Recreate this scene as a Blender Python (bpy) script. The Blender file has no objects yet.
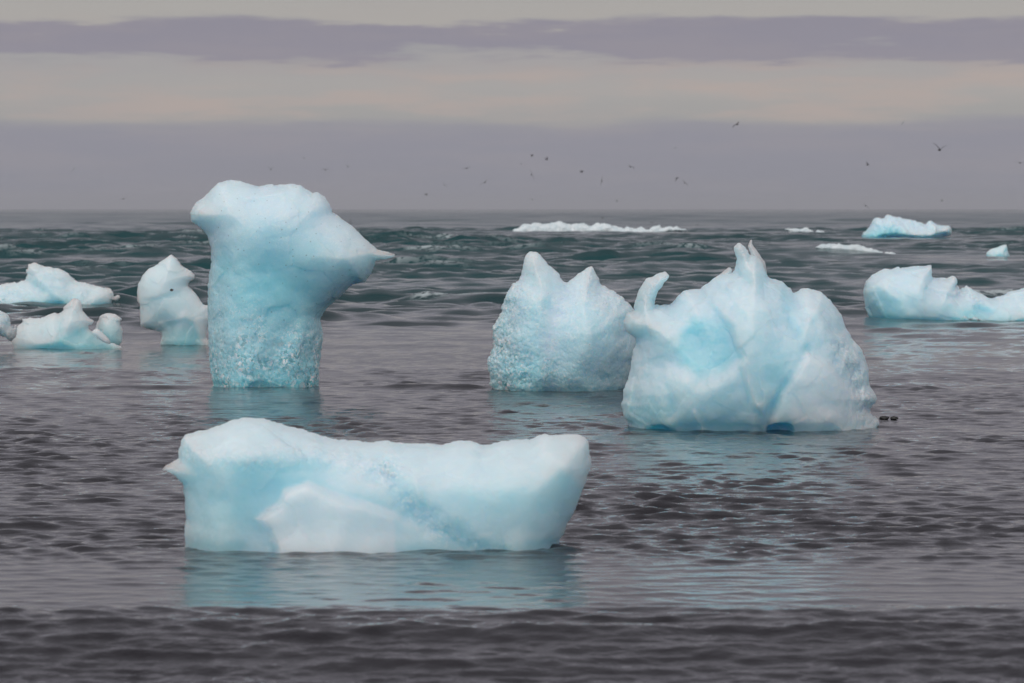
import bpy, math, random
import numpy as np

random.seed(7)
rng = np.random.default_rng(11)
scene = bpy.context.scene
COL = scene.collection

# ---------------------------------------------------------------- camera numbers
F_PX, CAM_H, W, HPX, HORIZON = 3840.0, 2.5, 1024, 683, 208.5
PITCH = math.atan((HPX / 2 - HORIZON) / F_PX)
CP, SP = math.cos(PITCH), math.sin(PITCH)


def at_depth(px, py, Y):
    u = (px - W / 2) / F_PX
    v = (HPX / 2 - py) / F_PX
    t = Y / (CP + v * SP)
    return t * u, CAM_H + t * (v * CP - SP)


def to_px(x, z, Y):
    v = np.tan(np.arctan((z - CAM_H) / Y) + PITCH)
    t = Y / (CP + v * SP)
    return W / 2 + F_PX * x / t, HPX / 2 - F_PX * v


# ---------------------------------------------------------------- numpy noise
_G = rng.normal(size=(1024, 3)).astype(np.float32)
_G /= np.linalg.norm(_G, axis=1)[:, None]


def _hash(ix, iy, iz, seed):
    h = (ix * 73856093) ^ (iy * 19349663) ^ (iz * 83492791) ^ (seed * 2654435)
    h = (h ^ (h >> 13)) * 1274126177
    return (h ^ (h >> 16)) & 1023


def perlin(P, seed=0):
    P = np.asarray(P, np.float64)
    I = np.floor(P).astype(np.int64)
    Fr = (P - I).astype(np.float32)
    U = Fr * Fr * Fr * (Fr * (Fr * 6 - 15) + 10)
    out = np.zeros(len(P), np.float32)
    for dx in (0, 1):
        wx = U[:, 0] if dx else 1 - U[:, 0]
        for dy in (0, 1):
            wy = U[:, 1] if dy else 1 - U[:, 1]
            for dz in (0, 1):
                wz = U[:, 2] if dz else 1 - U[:, 2]
                g = _G[_hash(I[:, 0] + dx, I[:, 1] + dy, I[:, 2] + dz, seed)]
                d = g[:, 0] * (Fr[:, 0] - dx) + g[:, 1] * (Fr[:, 1] - dy) + g[:, 2] * (Fr[:, 2] - dz)
                out += wx * wy * wz * d
    return out


def fbm(P, seed=0, octaves=4, gain=0.5):
    P = np.asarray(P, np.float64)
    out = np.zeros(len(P), np.float32)
    a, s = 1.0, 1.0
    for o in range(octaves):
        out += a * perlin(P * s + 13.7 * o, seed + o)
        a *= gain
        s *= 2.03
    return out


def cells(P, seed=0):
    """nearest jittered cell: returns F1 distance, F2 distance, facet height inside the cell"""
    P = np.asarray(P, np.float64)
    I = np.floor(P).astype(np.int64)
    f1 = np.full(len(P), 9.0, np.float32)
    f2 = np.full(len(P), 9.0, np.float32)
    fh = np.zeros(len(P), np.float32)
    for dx in (-1, 0, 1):
        for dy in (-1, 0, 1):
            for dz in (-1, 0, 1):
                J = I + (dx, dy, dz)
                h = _hash(J[:, 0], J[:, 1], J[:, 2], seed)
                c = J + 0.5 + 0.45 * _G[h]
                D = P - c
                d = np.sqrt((D * D).sum(1)).astype(np.float32)
                tilt = (D * _G[(h * 7 + 131) & 1023]).sum(1).astype(np.float32)
                near = d < f1
                f2 = np.where(near, f1, np.minimum(f2, d))
                fh = np.where(near, tilt, fh)
                f1 = np.where(near, d, f1)
    return f1, f2, fh


def sstep(a, b, x):
    t = np.clip((x - a) / (b - a), 0, 1)
    return t * t * (3 - 2 * t)


def sd_poly(px, py, pts):
    """signed distance to a polygon, positive inside"""
    pts = np.asarray(pts, np.float64)
    d = np.full(px.shape, 1e18)
    inside = np.zeros(px.shape, bool)
    n = len(pts)
    for i in range(n):
        ax, ay = pts[i]
        bx, by = pts[(i + 1) % n]
        ex, ey = bx - ax, by - ay
        t = np.clip(((px - ax) * ex + (py - ay) * ey) / (ex * ex + ey * ey + 1e-12), 0, 1)
        d = np.minimum(d, (px - ax - t * ex) ** 2 + (py - ay - t * ey) ** 2)
        if ay != by:
            c = ((ay > py) != (by > py)) & (px < (bx - ax) * (py - ay) / (by - ay) + ax)
            inside ^= c
    d = np.sqrt(d)
    return np.where(inside, d, -d)


def d_line(px, py, pts):
    d = np.full(px.shape, 1e18)
    for (ax, ay), (bx, by) in zip(pts[:-1], pts[1:]):
        ex, ey = bx - ax, by - ay
        t = np.clip(((px - ax) * ex + (py - ay) * ey) / (ex * ex + ey * ey + 1e-12), 0, 1)
        d = np.minimum(d, (px - ax - t * ex) ** 2 + (py - ay - t * ey) ** 2)
    return np.sqrt(d)


def chaikin(pts, n=1):
    pts = [tuple(map(float, p)) for p in pts]
    for _ in range(n):
        q = []
        for i in range(len(pts)):
            a, b = pts[i], pts[(i + 1) % len(pts)]
            q.append((0.8 * a[0] + 0.2 * b[0], 0.8 * a[1] + 0.2 * b[1]))
            q.append((0.2 * a[0] + 0.8 * b[0], 0.2 * a[1] + 0.8 * b[1]))
        pts = q
    return pts


# ---------------------------------------------------------------- surface nets
def surface_nets(phi):
    nx, ny, nz = phi.shape
    ins = phi > 0
    cx, cy, cz = nx - 1, ny - 1, nz - 1
    cnt = np.zeros((cx, cy, cz), np.int8)
    for a in (0, 1):
        for b in (0, 1):
            for c in (0, 1):
                cnt += ins[a:a + cx, b:b + cy, c:c + cz]
    act = (cnt > 0) & (cnt < 8)
    idx = np.full((cx, cy, cz), -1, np.int64)
    A = np.argwhere(act)
    idx[act] = np.arange(len(A))
    S = np.zeros((len(A), 3))
    N = np.zeros(len(A))
    off = [(0, 0, 0), (1, 0, 0), (0, 1, 0), (1, 1, 0), (0, 0, 1), (1, 0, 1), (0, 1, 1), (1, 1, 1)]
    edges = [(0, 1), (2, 3), (4, 5), (6, 7), (0, 2), (1, 3), (4, 6), (5, 7), (0, 4), (1, 5), (2, 6), (3, 7)]
    vals = [phi[A[:, 0] + o[0], A[:, 1] + o[1], A[:, 2] + o[2]] for o in off]
    for i, j in edges:
        v0, v1 = vals[i], vals[j]
        m = (v0 > 0) != (v1 > 0)
        t = np.where(m, v0 / np.where(m, v0 - v1, 1), 0)
        o0, o1 = np.array(off[i], float), np.array(off[j], float)
        S += m[:, None] * (o0 + t[:, None] * (o1 - o0))
        N += m
    V = A + S / N[:, None]
    quads = []
    # x edges
    m = ins[:-1, 1:-1, 1:-1] != ins[1:, 1:-1, 1:-1]
    E = np.argwhere(m) + (0, 1, 1)
    fl = ins[E[:, 0], E[:, 1], E[:, 2]]
    q = np.stack([idx[E[:, 0], E[:, 1] - 1, E[:, 2] - 1], idx[E[:, 0], E[:, 1], E[:, 2] - 1],
                  idx[E[:, 0], E[:, 1], E[:, 2]], idx[E[:, 0], E[:, 1] - 1, E[:, 2]]], 1)
    quads.append(np.where(fl[:, None], q, q[:, ::-1]))
    m = ins[1:-1, :-1, 1:-1] != ins[1:-1, 1:, 1:-1]
    E = np.argwhere(m) + (1, 0, 1)
    fl = ins[E[:, 0], E[:, 1], E[:, 2]]
    q = np.stack([idx[E[:, 0] - 1, E[:, 1], E[:, 2] - 1], idx[E[:, 0] - 1, E[:, 1], E[:, 2]],
                  idx[E[:, 0], E[:, 1], E[:, 2]], idx[E[:, 0], E[:, 1], E[:, 2] - 1]], 1)
    quads.append(np.where(fl[:, None], q, q[:, ::-1]))
    m = ins[1:-1, 1:-1, :-1] != ins[1:-1, 1:-1, 1:]
    E = np.argwhere(m) + (1, 1, 0)
    fl = ins[E[:, 0], E[:, 1], E[:, 2]]
    q = np.stack([idx[E[:, 0] - 1, E[:, 1] - 1, E[:, 2]], idx[E[:, 0], E[:, 1] - 1, E[:, 2]],
                  idx[E[:, 0], E[:, 1], E[:, 2]], idx[E[:, 0] - 1, E[:, 1], E[:, 2]]], 1)
    quads.append(np.where(fl[:, None], q, q[:, ::-1]))
    return V, np.concatenate(quads)


def largest_piece(V, Q):
    lab = np.arange(len(V))
    for _ in range(2000):
        m = lab[Q].min(1)
        new = lab.copy()
        for k in range(4):
            np.minimum.at(new, Q[:, k], m)
        new = new[new]
        if (new == lab).all():
            break
        lab = new
    u, c = np.unique(lab, return_counts=True)
    keep = lab == u[c.argmax()]
    remap = np.cumsum(keep) - 1
    return V[keep], remap[Q[keep[Q[:, 0]]]]


def vert_normals(V, Q):
    n = np.cross(V[Q[:, 2]] - V[Q[:, 0]], V[Q[:, 3]] - V[Q[:, 1]])
    N = np.zeros_like(V)
    for k in range(4):
        np.add.at(N, Q[:, k], n)
    return N / (np.linalg.norm(N, axis=1)[:, None] + 1e-12)


def relax(V, Q, it=1, f=0.5):
    for _ in range(it):
        S = np.zeros_like(V)
        C = np.zeros(len(V))
        for k in range(4):
            for j in (1, 3):
                np.add.at(S, Q[:, k], V[Q[:, (k + j) % 4]])
                np.add.at(C, Q[:, k], 1)
        V = V + f * (S / C[:, None] - V)
    return V


def mesh_object(name, V, Q, mat, parent=None, loc=(0, 0, 0), attrs=None, smooth=True):
    me = bpy.data.meshes.new(name)
    V = np.asarray(V, np.float32)
    Q = np.asarray(Q, np.int32)
    k = Q.shape[1]
    me.vertices.add(len(V))
    me.vertices.foreach_set('co', V.ravel())
    me.loops.add(Q.size)
    me.loops.foreach_set('vertex_index', Q.ravel())
    me.polygons.add(len(Q))
    me.polygons.foreach_set('loop_start', np.arange(0, Q.size, k, dtype=np.int32))
    me.polygons.foreach_set('loop_total', np.full(len(Q), k, np.int32))
    me.polygons.foreach_set('use_smooth', np.full(len(Q), smooth, bool))
    me.update(calc_edges=True)
    me.validate()
    for an, av in (attrs or {}).items():
        a = me.attributes.new(an, 'FLOAT', 'POINT')
        a.data.foreach_set('value', np.asarray(av, np.float32))
    me.materials.append(mat)
    o = bpy.data.objects.new(name, me)
    COL.objects.link(o)
    o.location = loc
    if parent:
        o.parent = parent
    return o


def tag(o, label, cat, group=None, kind=None):
    if label:
        o['label'] = label
    if cat:
        o['category'] = cat
    if group:
        o['group'] = group
    if kind:
        o['kind'] = kind
    return o


def empty(name, loc, label, cat, group=None):
    o = bpy.data.objects.new(name, None)
    COL.objects.link(o)
    o.location = loc
    o.empty_display_size = 0.3
    return tag(o, label, cat, group)


# ---------------------------------------------------------------- materials
def new_mat(name):
    m = bpy.data.materials.new(name)
    m.use_nodes = True
    nt = m.node_tree
    nt.nodes.clear()
    out = nt.nodes.new('ShaderNodeOutputMaterial')
    b = nt.nodes.new('ShaderNodeBsdfPrincipled')
    nt.links.new(b.outputs[0], out.inputs['Surface'])
    return m, nt, b


class NB:
    def __init__(self, nt):
        self.nt = nt

    def n(self, t, **kw):
        x = self.nt.nodes.new(t)
        for k, v in kw.items():
            setattr(x, k, v)
        return x

    def set(self, sock, v):
        if isinstance(v, bpy.types.NodeSocket):
            self.nt.links.new(v, sock)
        else:
            sock.default_value = v

    def math(self, op, a, b=0.0, c=0.0, clamp=False):
        x = self.n('ShaderNodeMath', operation=op, use_clamp=clamp)
        self.set(x.inputs[0], a)
        self.set(x.inputs[1], b)
        if op in ('MULTIPLY_ADD',):
            self.set(x.inputs[2], c)
        return x.outputs[0]

    def vmath(self, op, a, b):
        x = self.n('ShaderNodeVectorMath', operation=op)
        self.set(x.inputs[0], a)
        self.set(x.inputs[1], b)
        return x.outputs['Value'] if op == 'DOT_PRODUCT' else x.outputs['Vector']

    def rng(self, v, a, b, c, d, smooth=True):
        x = self.n('ShaderNodeMapRange', interpolation_type='SMOOTHSTEP' if smooth else 'LINEAR')
        for i, q in enumerate((v, a, b, c, d)):
            self.set(x.inputs[i], q)
        return x.outputs[0]

    def noise(self, vec, scale, detail=4.0, rough=0.55):
        x = self.n('ShaderNodeTexNoise')
        self.set(x.inputs['Vector'], vec)
        x.inputs['Scale'].default_value = scale
        x.inputs['Detail'].default_value = detail
        x.inputs['Roughness'].default_value = rough
        return x.outputs['Fac']

    def mix(self, f, a, b):
        x = self.n('ShaderNodeMix', data_type='RGBA')
        self.set(x.inputs['Factor'], f)
        self.set(x.inputs[6], a)
        self.set(x.inputs[7], b)
        return x.outputs[2]

    def attr(self, name):
        return self.n('ShaderNodeAttribute', attribute_name=name).outputs['Fac']


def ice_material():
    m, nt, b = new_mat('glacier_ice')
    g = NB(nt)
    pos = g.n('ShaderNodeNewGeometry').outputs['Position']
    frost, crack, dirt = g.attr('frost'), g.attr('crackle'), g.attr('dirt')
    n1 = g.noise(pos, 3.1, 6, 0.6)
    n2 = g.noise(pos, 22, 5, 0.65)
    f = g.math('ADD', frost, g.math('MULTIPLY', g.math('SUBTRACT', n1, 0.5), 0.34))
    f = g.math('ADD', f, g.math('MULTIPLY', g.math('SUBTRACT', n2, 0.5), 0.22), clamp=True)
    # facets of the crackled crust, of uneven size
    wn = g.n('ShaderNodeTexNoise')
    g.set(wn.inputs['Vector'], pos)
    wn.inputs['Scale'].default_value = 9.0
    wn.inputs['Detail'].default_value = 3.0
    wp = g.vmath('ADD', pos, g.vmath('MULTIPLY', g.vmath('SUBTRACT', wn.outputs['Color'], (0.5, 0.5, 0.5)), (0.16, 0.16, 0.16)))
    pat = g.rng(g.noise(pos, 2.6, 3), 0.35, 0.65, 0.35, 1.25)
    crk = g.math('MULTIPLY', crack, pat)

    def facets(scale):
        vo = g.n('ShaderNodeTexVoronoi', feature='F1')
        g.set(vo.inputs['Vector'], wp)
        vo.inputs['Scale'].default_value = scale
        t = g.vmath('DOT_PRODUCT', g.vmath('SUBTRACT', wp, vo.outputs['Position']),
                    g.vmath('SUBTRACT', vo.outputs['Color'], (0.5, 0.5, 0.5)))
        sp = g.n('ShaderNodeSeparateColor')
        g.set(sp.inputs[0], vo.outputs['Color'])
        return t, sp.outputs
    tilt, sepa = facets(24)
    tilt2, sepb = facets(62)
    coarse = g.rng(crack, 0.55, 1.05, 0, 1)
    col = g.mix(f, (0.25, 0.69, 0.79, 1), (0.675, 0.805, 0.88, 1))
    # milky streaks and bubble clouds in the ice
    st = g.n('ShaderNodeMapping')
    g.set(st.inputs['Vector'], wp)
    st.inputs['Scale'].default_value = (2.2, 2.2, 7.0)
    st.inputs['Rotation'].default_value = (0.2, 0.35, 0)
    col = g.mix(g.math('MULTIPLY', g.rng(g.noise(st.outputs[0], 1.0, 7, 0.7), 0.52, 0.72, 0, 0.24), g.rng(f, 0, 0.7, 0.4, 1)), col, (0.80, 0.875, 0.91, 1))
    painted_glint = g.math('MULTIPLY', g.rng(sepb[0], 0.74, 0.92, 0, 0.8), crk, clamp=True)  # sparkle of the fine facets painted into the base colour as white specks
    col = g.mix(painted_glint, col, (0.88, 0.92, 0.94, 1))
    painted_glint2 = g.math('MULTIPLY', g.rng(sepa[0], 0.76, 0.9, 0, 0.8), g.math('MULTIPLY', crk, coarse), clamp=True)  # same painted glints on the coarse facets
    col = g.mix(painted_glint2, col, (0.90, 0.93, 0.95, 1))
    dk = g.math('MULTIPLY', g.rng(sepa[1], 0.66, 0.9, 0, 0.6), g.math('MULTIPLY', crk, coarse), clamp=True)
    col = g.mix(dk, col, (0.13, 0.38, 0.43, 1))
    # grains of sediment
    vo3 = g.n('ShaderNodeTexVoronoi', feature='F1')
    g.set(vo3.inputs['Vector'], pos)
    vo3.inputs['Scale'].default_value = 9
    speck = g.math('MULTIPLY', g.rng(vo3.outputs['Distance'], 0.07, 0.11, 1, 0), dirt)
    col = g.mix(speck, col, (0.05, 0.05, 0.05, 1))
    g.set(b.inputs['Base Color'], col)
    b.inputs['Subsurface Weight'].default_value = 1.0
    b.inputs['Subsurface Radius'].default_value = (0.55, 0.85, 1.0)
    g.set(b.inputs['Subsurface Scale'], g.rng(crack, 0.2, 1.0, 0.85, 0.22))
    b.inputs['IOR'].default_value = 1.31
    r = g.rng(f, 0.1, 0.9, 0.18, 0.42)
    r = g.math('SUBTRACT', r, g.math('MULTIPLY', crack, 0.12))
    g.set(b.inputs['Roughness'], r)
    h = g.math('ADD', g.math('MULTIPLY', g.noise(pos, 11, 7, 0.6), 0.006),
               g.math('MULTIPLY', g.noise(pos, 75, 4, 0.6), 0.0018))
    h = g.math('ADD', h, g.math('MULTIPLY', g.math('MULTIPLY', tilt, g.math('MULTIPLY', crk, coarse)), 0.30))
    h = g.math('ADD', h, g.math('MULTIPLY', g.math('MULTIPLY', tilt2, crk), 0.34))
    bp = g.n('ShaderNodeBump')
    bp.inputs['Strength'].default_value = 0.75
    bp.inputs['Distance'].default_value = 1.0
    g.set(bp.inputs['Height'], h)
    g.set(b.inputs['Normal'], bp.outputs[0])
    return m


def foam_material():
    m, nt, b = new_mat('white_foam')
    g = NB(nt)
    pos = g.n('ShaderNodeNewGeometry').outputs['Position']
    c = g.mix(g.rng(g.noise(pos, 1.7, 8, 0.7), 0.35, 0.65, 0, 1), (0.66, 0.75, 0.78, 1), (0.86, 0.89, 0.90, 1))
    g.set(b.inputs['Base Color'], c)
    b.inputs['Roughness'].default_value = 0.9
    bp = g.n('ShaderNodeBump')
    bp.inputs['Distance'].default_value = 0.12
    g.set(bp.inputs['Height'], g.noise(pos, 5, 8, 0.7))
    g.set(b.inputs['Normal'], bp.outputs[0])
    return m


def water_material():
    m, nt, b = new_mat('sea_water')
    g = NB(nt)
    pos = g.n('ShaderNodeNewGeometry').outputs['Position']
    sx = g.n('ShaderNodeSeparateXYZ')
    g.set(sx.inputs[0], pos)
    Y = sx.outputs[1]
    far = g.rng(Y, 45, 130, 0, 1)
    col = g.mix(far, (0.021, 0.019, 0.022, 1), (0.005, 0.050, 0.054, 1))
    foam = g.attr('foam')
    lace = g.rng(g.noise(pos, 3.5, 6, 0.6), 0.40, 0.55, 0, 1)
    ff = g.math('MULTIPLY', foam, lace, clamp=True)
    col = g.mix(ff, col, (0.72, 0.78, 0.79, 1))
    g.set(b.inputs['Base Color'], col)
    b.inputs['IOR'].default_value = 1.333
    rr = g.math('ADD', g.rng(Y, 20, 300, 0.04, 0.08), g.rng(Y, 380, 700, 0, 0.10))
    g.set(b.inputs['Roughness'], g.math('ADD', rr, g.math('MULTIPLY', ff, 0.7), clamp=True))
    sc = g.n('ShaderNodeMapping')
    g.set(sc.inputs['Vector'], pos)
    sc.inputs['Scale'].default_value = (1.0, 1.25, 1.0)
    v = sc.outputs[0]
    far_h = g.math('MULTIPLY', g.noise(v, 1.3, 6, 0.66), g.rng(Y, 70, 160, 0, 0.30))
    h = g.math('ADD', g.math('MULTIPLY', g.noise(v, 5.0, 4, 0.6), 0.034), g.math('MULTIPLY', g.noise(v, 17, 4, 0.6), 0.015))
    bp = g.n('ShaderNodeBump')
    g.set(bp.inputs['Strength'], g.math('MULTIPLY', g.attr('chop'), g.rng(Y, 30, 120, 0.34, 0.14)))
    bp.inputs['Distance'].default_value = 1.0
    g.set(bp.inputs['Height'], g.math('ADD', h, far_h))
    g.set(b.inputs['Normal'], bp.outputs[0])
    return m


def plain_material(name, col, rough=0.7, var=0.3, scale=6):
    m, nt, b = new_mat(name)
    g = NB(nt)
    tc = g.n('ShaderNodeTexCoord').outputs['Object']
    lo = tuple(c * (1 - var) for c in col) + (1,)
    hi = tuple(min(1, c * (1 + var)) for c in col) + (1,)
    g.set(b.inputs['Base Color'], g.mix(g.noise(tc, scale, 4), lo, hi))
    b.inputs['Roughness'].default_value = rough
    return m


ICE = ice_material()
FOAM = foam_material()
WATER = water_material()
STONE = plain_material('dark_stone', (0.045, 0.042, 0.04), 0.6)
KELP = plain_material('wet_dark_weed', (0.02, 0.019, 0.017), 0.45)
BIRD_DARK = plain_material('dark_plumage', (0.045, 0.04, 0.037), 0.8)
BIRD_PALE = plain_material('pale_plumage', (0.36, 0.36, 0.37), 0.8)


# ---------------------------------------------------------------- icebergs
def ice_piece(name, Y, outline, T, R, h, feats=(), paints=(), parent=None, base_frost=0.6, top_frost=0.35, top_py=None,
              crack=0.0, dirt=0.0, rough=0.02, edge=0.012, facet=0.0, facet_scale=14, relief=0.10, seed=1, smooth_outline=1,
              lean=None, mat=None, power=2.0, back=1.0, origin=None, ns=1.0, plate=0.0, plate_scale=2.0):
    """One closed piece of ice. outline: its silhouette as seen from the beach, turned into metres at distance Y and given
    a real thickness; feats: ledges, hollows and ridges of its faces; paints: frosted and clear zones."""
    mpp = Y / F_PX
    outline = chaikin(outline, smooth_outline) if smooth_outline else outline
    wx, wz = zip(*[at_depth(a, b, Y) for a, b in outline])
    pad = 4 * h + edge * 2
    x0, x1, z0, z1 = min(wx) - pad, max(wx) + pad, min(wz) - pad, max(wz) + pad
    xs = np.arange(x0, x1, h)
    zs = np.arange(z0, z1, h)
    X, Z = np.meshgrid(xs, zs, indexing='ij')
    PX, PY = to_px(X, Z, Y)
    s = sd_poly(PX, PY, outline) * mpp
    P2 = np.stack([X.ravel(), np.full(X.size, seed * 3.1), Z.ravel()], 1)
    s = s + edge * (fbm(P2 * 5.0 * ns, seed, 4, 0.6)).reshape(X.shape) * 1.6
    u = np.clip(s / R, 0, 1)
    prof = (1 - (1 - u) ** power) ** (1 / power)
    lowf = fbm(P2 * 1.3, seed + 20, 3).reshape(X.shape)
    tf = T * prof * (1 + 0.09 * lowf) + 0.5 * relief * u * fbm(P2 * 2.6, seed + 30, 4).reshape(X.shape)
    tb = T * back * prof * (1 + 0.3 * fbm(P2 * 1.1, seed + 40, 3).reshape(X.shape))
    for ft in feats:
        k = ft[0]
        if k == 'poly':      # ('poly', pts, amp, soft_out_px, soft_in_px)
            v = sstep(-ft[3], ft[4], sd_poly(PX, PY, ft[1]))
        elif k == 'polyramp':   # like poly, fading from point a to point b
            xa, ya, xb, yb = ft[5]
            q = ((PX - xa) * (xb - xa) + (PY - ya) * (yb - ya)) / ((xb - xa) ** 2 + (yb - ya) ** 2)
            v = sstep(-ft[3], ft[4], sd_poly(PX, PY, ft[1])) * (1 - sstep(0, 1, q))
        elif k == 'line':    # ('line', pts, amp, width_px)
            v = np.exp(-(d_line(PX, PY, ft[1]) / ft[3]) ** 2)
        elif k == 'ell':     # ('ell', (cx, cy, rx, ry), amp)
            cx, cy, rx, ry = ft[1]
            v = np.exp(-(((PX - cx) / rx) ** 2 + ((PY - cy) / ry) ** 2))
        elif k == 'ramp':    # ('ramp', (xa, ya, xb, yb), amp): grows from a to b
            xa, ya, xb, yb = ft[1]
            L2 = (xb - xa) ** 2 + (yb - ya) ** 2
            v = np.clip(((PX - xa) * (xb - xa) + (PY - ya) * (yb - ya)) / L2, 0, 1)
        tf = tf + 0.5 * ft[2] * v * np.clip(u * 2.2, 0, 1)
    tf = np.where(s > 0, np.maximum(tf, 0.15 * T * prof), 0)
    yc = np.zeros_like(X)
    if lean:
        yc = (PX - lean[0]) * mpp * lean[1] + (PY - lean[2]) * mpp * lean[3]
    ymin = float((yc - tf).min()) - 4 * h
    ymax = float((yc + tb).max()) + 4 * h
    ys = np.arange(ymin, ymax, h)
    rel = ys[None, :, None] - yc[:, None, :]
    half = np.where(rel < 0, tf[:, None, :], tb[:, None, :])
    phi = np.where(s[:, None, :] > 0, np.minimum(half, 1e9) - np.abs(rel), s[:, None, :] - np.abs(rel) - 1e-4).astype(np.float32)
    phi[[0, -1]] = -1
    phi[:, [0, -1]] = -1
    phi[:, :, [0, -1]] = -1
    V, Q = surface_nets(phi)
    V = V * h + (x0, ymin, z0)
    V, Q = largest_piece(V, Q)
    V = relax(V, Q, 1, 0.5)
    N = vert_normals(V, Q)
    px, py = to_px(V[:, 0], V[:, 2], Y)
    # how frosted, how crackled
    fr = base_frost + top_frost * sstep(0.1, 0.85, N[:, 2])
    ck = np.full(len(V), crack, np.float64)
    for pt in paints:
        k, val, tgt = pt[0], pt[-2], pt[-1]
        if k == 'poly':
            wgt = sstep(-pt[2], pt[2], sd_poly(px, py, pt[1]))
        elif k == 'line':
            wgt = np.exp(-(d_line(px, py, pt[1]) / pt[2]) ** 2)
        elif k == 'ell':
            cx, cy, rx, ry = pt[1]
            wgt = np.exp(-(((px - cx) / rx) ** 2 + ((py - cy) / ry) ** 2))
        elif k == 'ramp':
            xa, ya, xb, yb = pt[1]
            wgt = sstep(0, 1, ((px - xa) * (xb - xa) + (py - ya) * (yb - ya)) / ((xb - xa) ** 2 + (yb - ya) ** 2))
        if tgt == 'frost':
            fr = fr + wgt * val
        else:
            ck = ck + wgt * val
    ck = np.clip(ck, 0, 1.3)
    rk = 0.45 + 0.6 * np.clip(ck, 0, 1)
    d = rk * rough * fbm(V * 6.0 * ns + 5.1, seed + 50, 4, 0.55)
    f1, f2, fh = cells(V * 4.2 * ns, seed + 3)
    d += rk * rough * 0.7 * (f1 - 0.45)
    if plate > 0:
        W_ = V + 0.12 * np.stack([perlin(V * 2.2, seed + 7), perlin(V * 2.2, seed + 8), perlin(V * 2.2, seed + 9)], 1)
        _, _, ph_ = cells(W_ * plate_scale, seed + 4)
        d += plate * ph_
    if mat is None:
        d -= 1.2 * h * np.exp(-((V[:, 2] - 0.02) / (3.2 * h)) ** 2)
        fr = fr - 0.25 * sstep(9 * h, 1.5 * h, V[:, 2])
    if facet > 0:
        a1, a2, ah = cells(V * facet_scale, seed + 5)
        d += facet * np.clip(ck, 0.05, 1.2) * (ah * 0.9 - 0.5 * sstep(0.12, 0.0, a2 - a1))
        b1, b2, bh = cells(V * facet_scale * 2.1, seed + 6)
        d += facet * 0.45 * np.clip(ck, 0.05, 1.2) * bh
    d *= 1.0
    V = V + N * d[:, None]
    org = origin or (0.5 * (x0 + x1), Y, 0.0)
    V = V + np.array([-org[0], Y - org[1], -org[2]])
    loc = (0, 0, 0) if parent else org
    return mesh_object(name, V, Q, mat or ICE, parent, loc,
                       {'frost': np.clip(fr, 0, 1), 'crackle': ck, 'dirt': np.full(len(V), dirt)})


def berg_root(px, Y, label, group=None):
    x, _ = at_depth(px, 300, Y)
    o = empty('iceberg', (x, Y, 0), label, 'iceberg', group)
    return o, (x, Y, 0.0)


# --- long pale slab nearest the shore
slab = ice_piece('iceberg', 28.5, [
    (186, 545), (188.5, 520), (188, 499), (185.5, 484), (177.6, 474.4), (171, 470), (164.2, 468), (169, 463.4), (183, 457), (182.7, 443), (185.8, 433.4), (197, 430),
    (210.4, 428.7), (230.3, 421.2), (249, 417.5), (265.4, 419.8), (286.5, 426), (302, 428), (319.3, 432.2), (338, 440.4),
    (345, 440), (359, 442), (390, 441.6), (410, 444), (428.6, 445.8), (450, 443), (470.7, 443.3), (482.4, 446.3),
    (501, 442), (529.3, 441.6), (543.3, 437), (565, 437), (580.8, 439.3), (586.7, 442.8), (590.7, 467.4), (580.8, 494.3),
    (569, 524.8), (562, 545), (555, 590), (300, 600), (196, 590)],
    0.52, 0.36, 0.0130,
    feats=[
        ('poly', [(175, 454), (330, 450), (345, 470), (330, 560), (180, 570)], -0.10, 12, 20),
        ('line', [(190, 452), (240, 454), (300, 448), (380, 460)], 0.07, 11),
        # the white lobe: a sharp ledge on its left and top, melting into the body on its right
        ('polyramp', [(259, 513), (270, 504), (281.8, 497), (287, 485), (300, 480), (312, 476.7), (322, 481), (333, 487), (352, 493), (371, 497),
                      (395, 506), (420, 520), (445, 540), (460, 610), (260, 620), (276, 590), (275, 556), (278, 541), (272, 526)],
         0.26, 2, 8, (300, 505, 450, 540)),
        ('line', [(385, 465), (402, 487), (425, 510), (458, 534), (500, 556)], -0.07, 14),
        ('line', [(398, 462), (428, 495), (465, 522), (520, 545)], 0.05, 14),
        ('ell', (510, 490, 55, 42), 0.12),
        ('poly', [(520, 448), (560, 466), (586, 492), (610, 430), (530, 425)], 0.08, 3, 10),
        ('ell', (500, 550, 60, 16), 0.14), ('ell', (345, 578, 80, 30), 1.1),
    ],
    paints=[
        ('ell', (240, 500, 60, 42), -0.30, 'frost'), ('ell', (295, 470, 40, 20), -0.22, 'frost'),
        ('line', [(385, 465), (405, 488), (428, 510), (462, 532), (510, 550)], 14, -0.16, 'frost'),
        ('line', [(390, 468), (412, 498), (445, 524), (505, 548)], 15, 0.56, 'crackle'),
        ('line', [(190, 450), (250, 455), (320, 452), (390, 470)], 12, 0.50, 'crackle'),
        ('poly', [(259, 513), (281.8, 497), (287, 485), (312, 476.7), (333, 487), (371, 497), (395, 506), (400, 570), (276, 570), (278, 541)], 3, 0.32, 'frost'),
        ('ell', (430, 540, 40, 14), -0.25, 'frost'), ('ell', (520, 495, 60, 34), -0.15, 'frost'),
        ('poly', [(520, 448), (560, 466), (586, 492), (610, 430), (530, 425)], 5, 0.25, 'frost'),
    ], base_frost=0.80, top_frost=0.25, rough=0.020, edge=0.014, facet=0.028, facet_scale=15, relief=0.06,
    seed=3, lean=(375, 0.10, 500, 0.0), power=1.7, smooth_outline=0, plate=0.014, plate_scale=1.5)
tag(slab, 'long low pale iceberg lying nearest the shore, with a pointed spur on its left end', 'iceberg')

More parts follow.
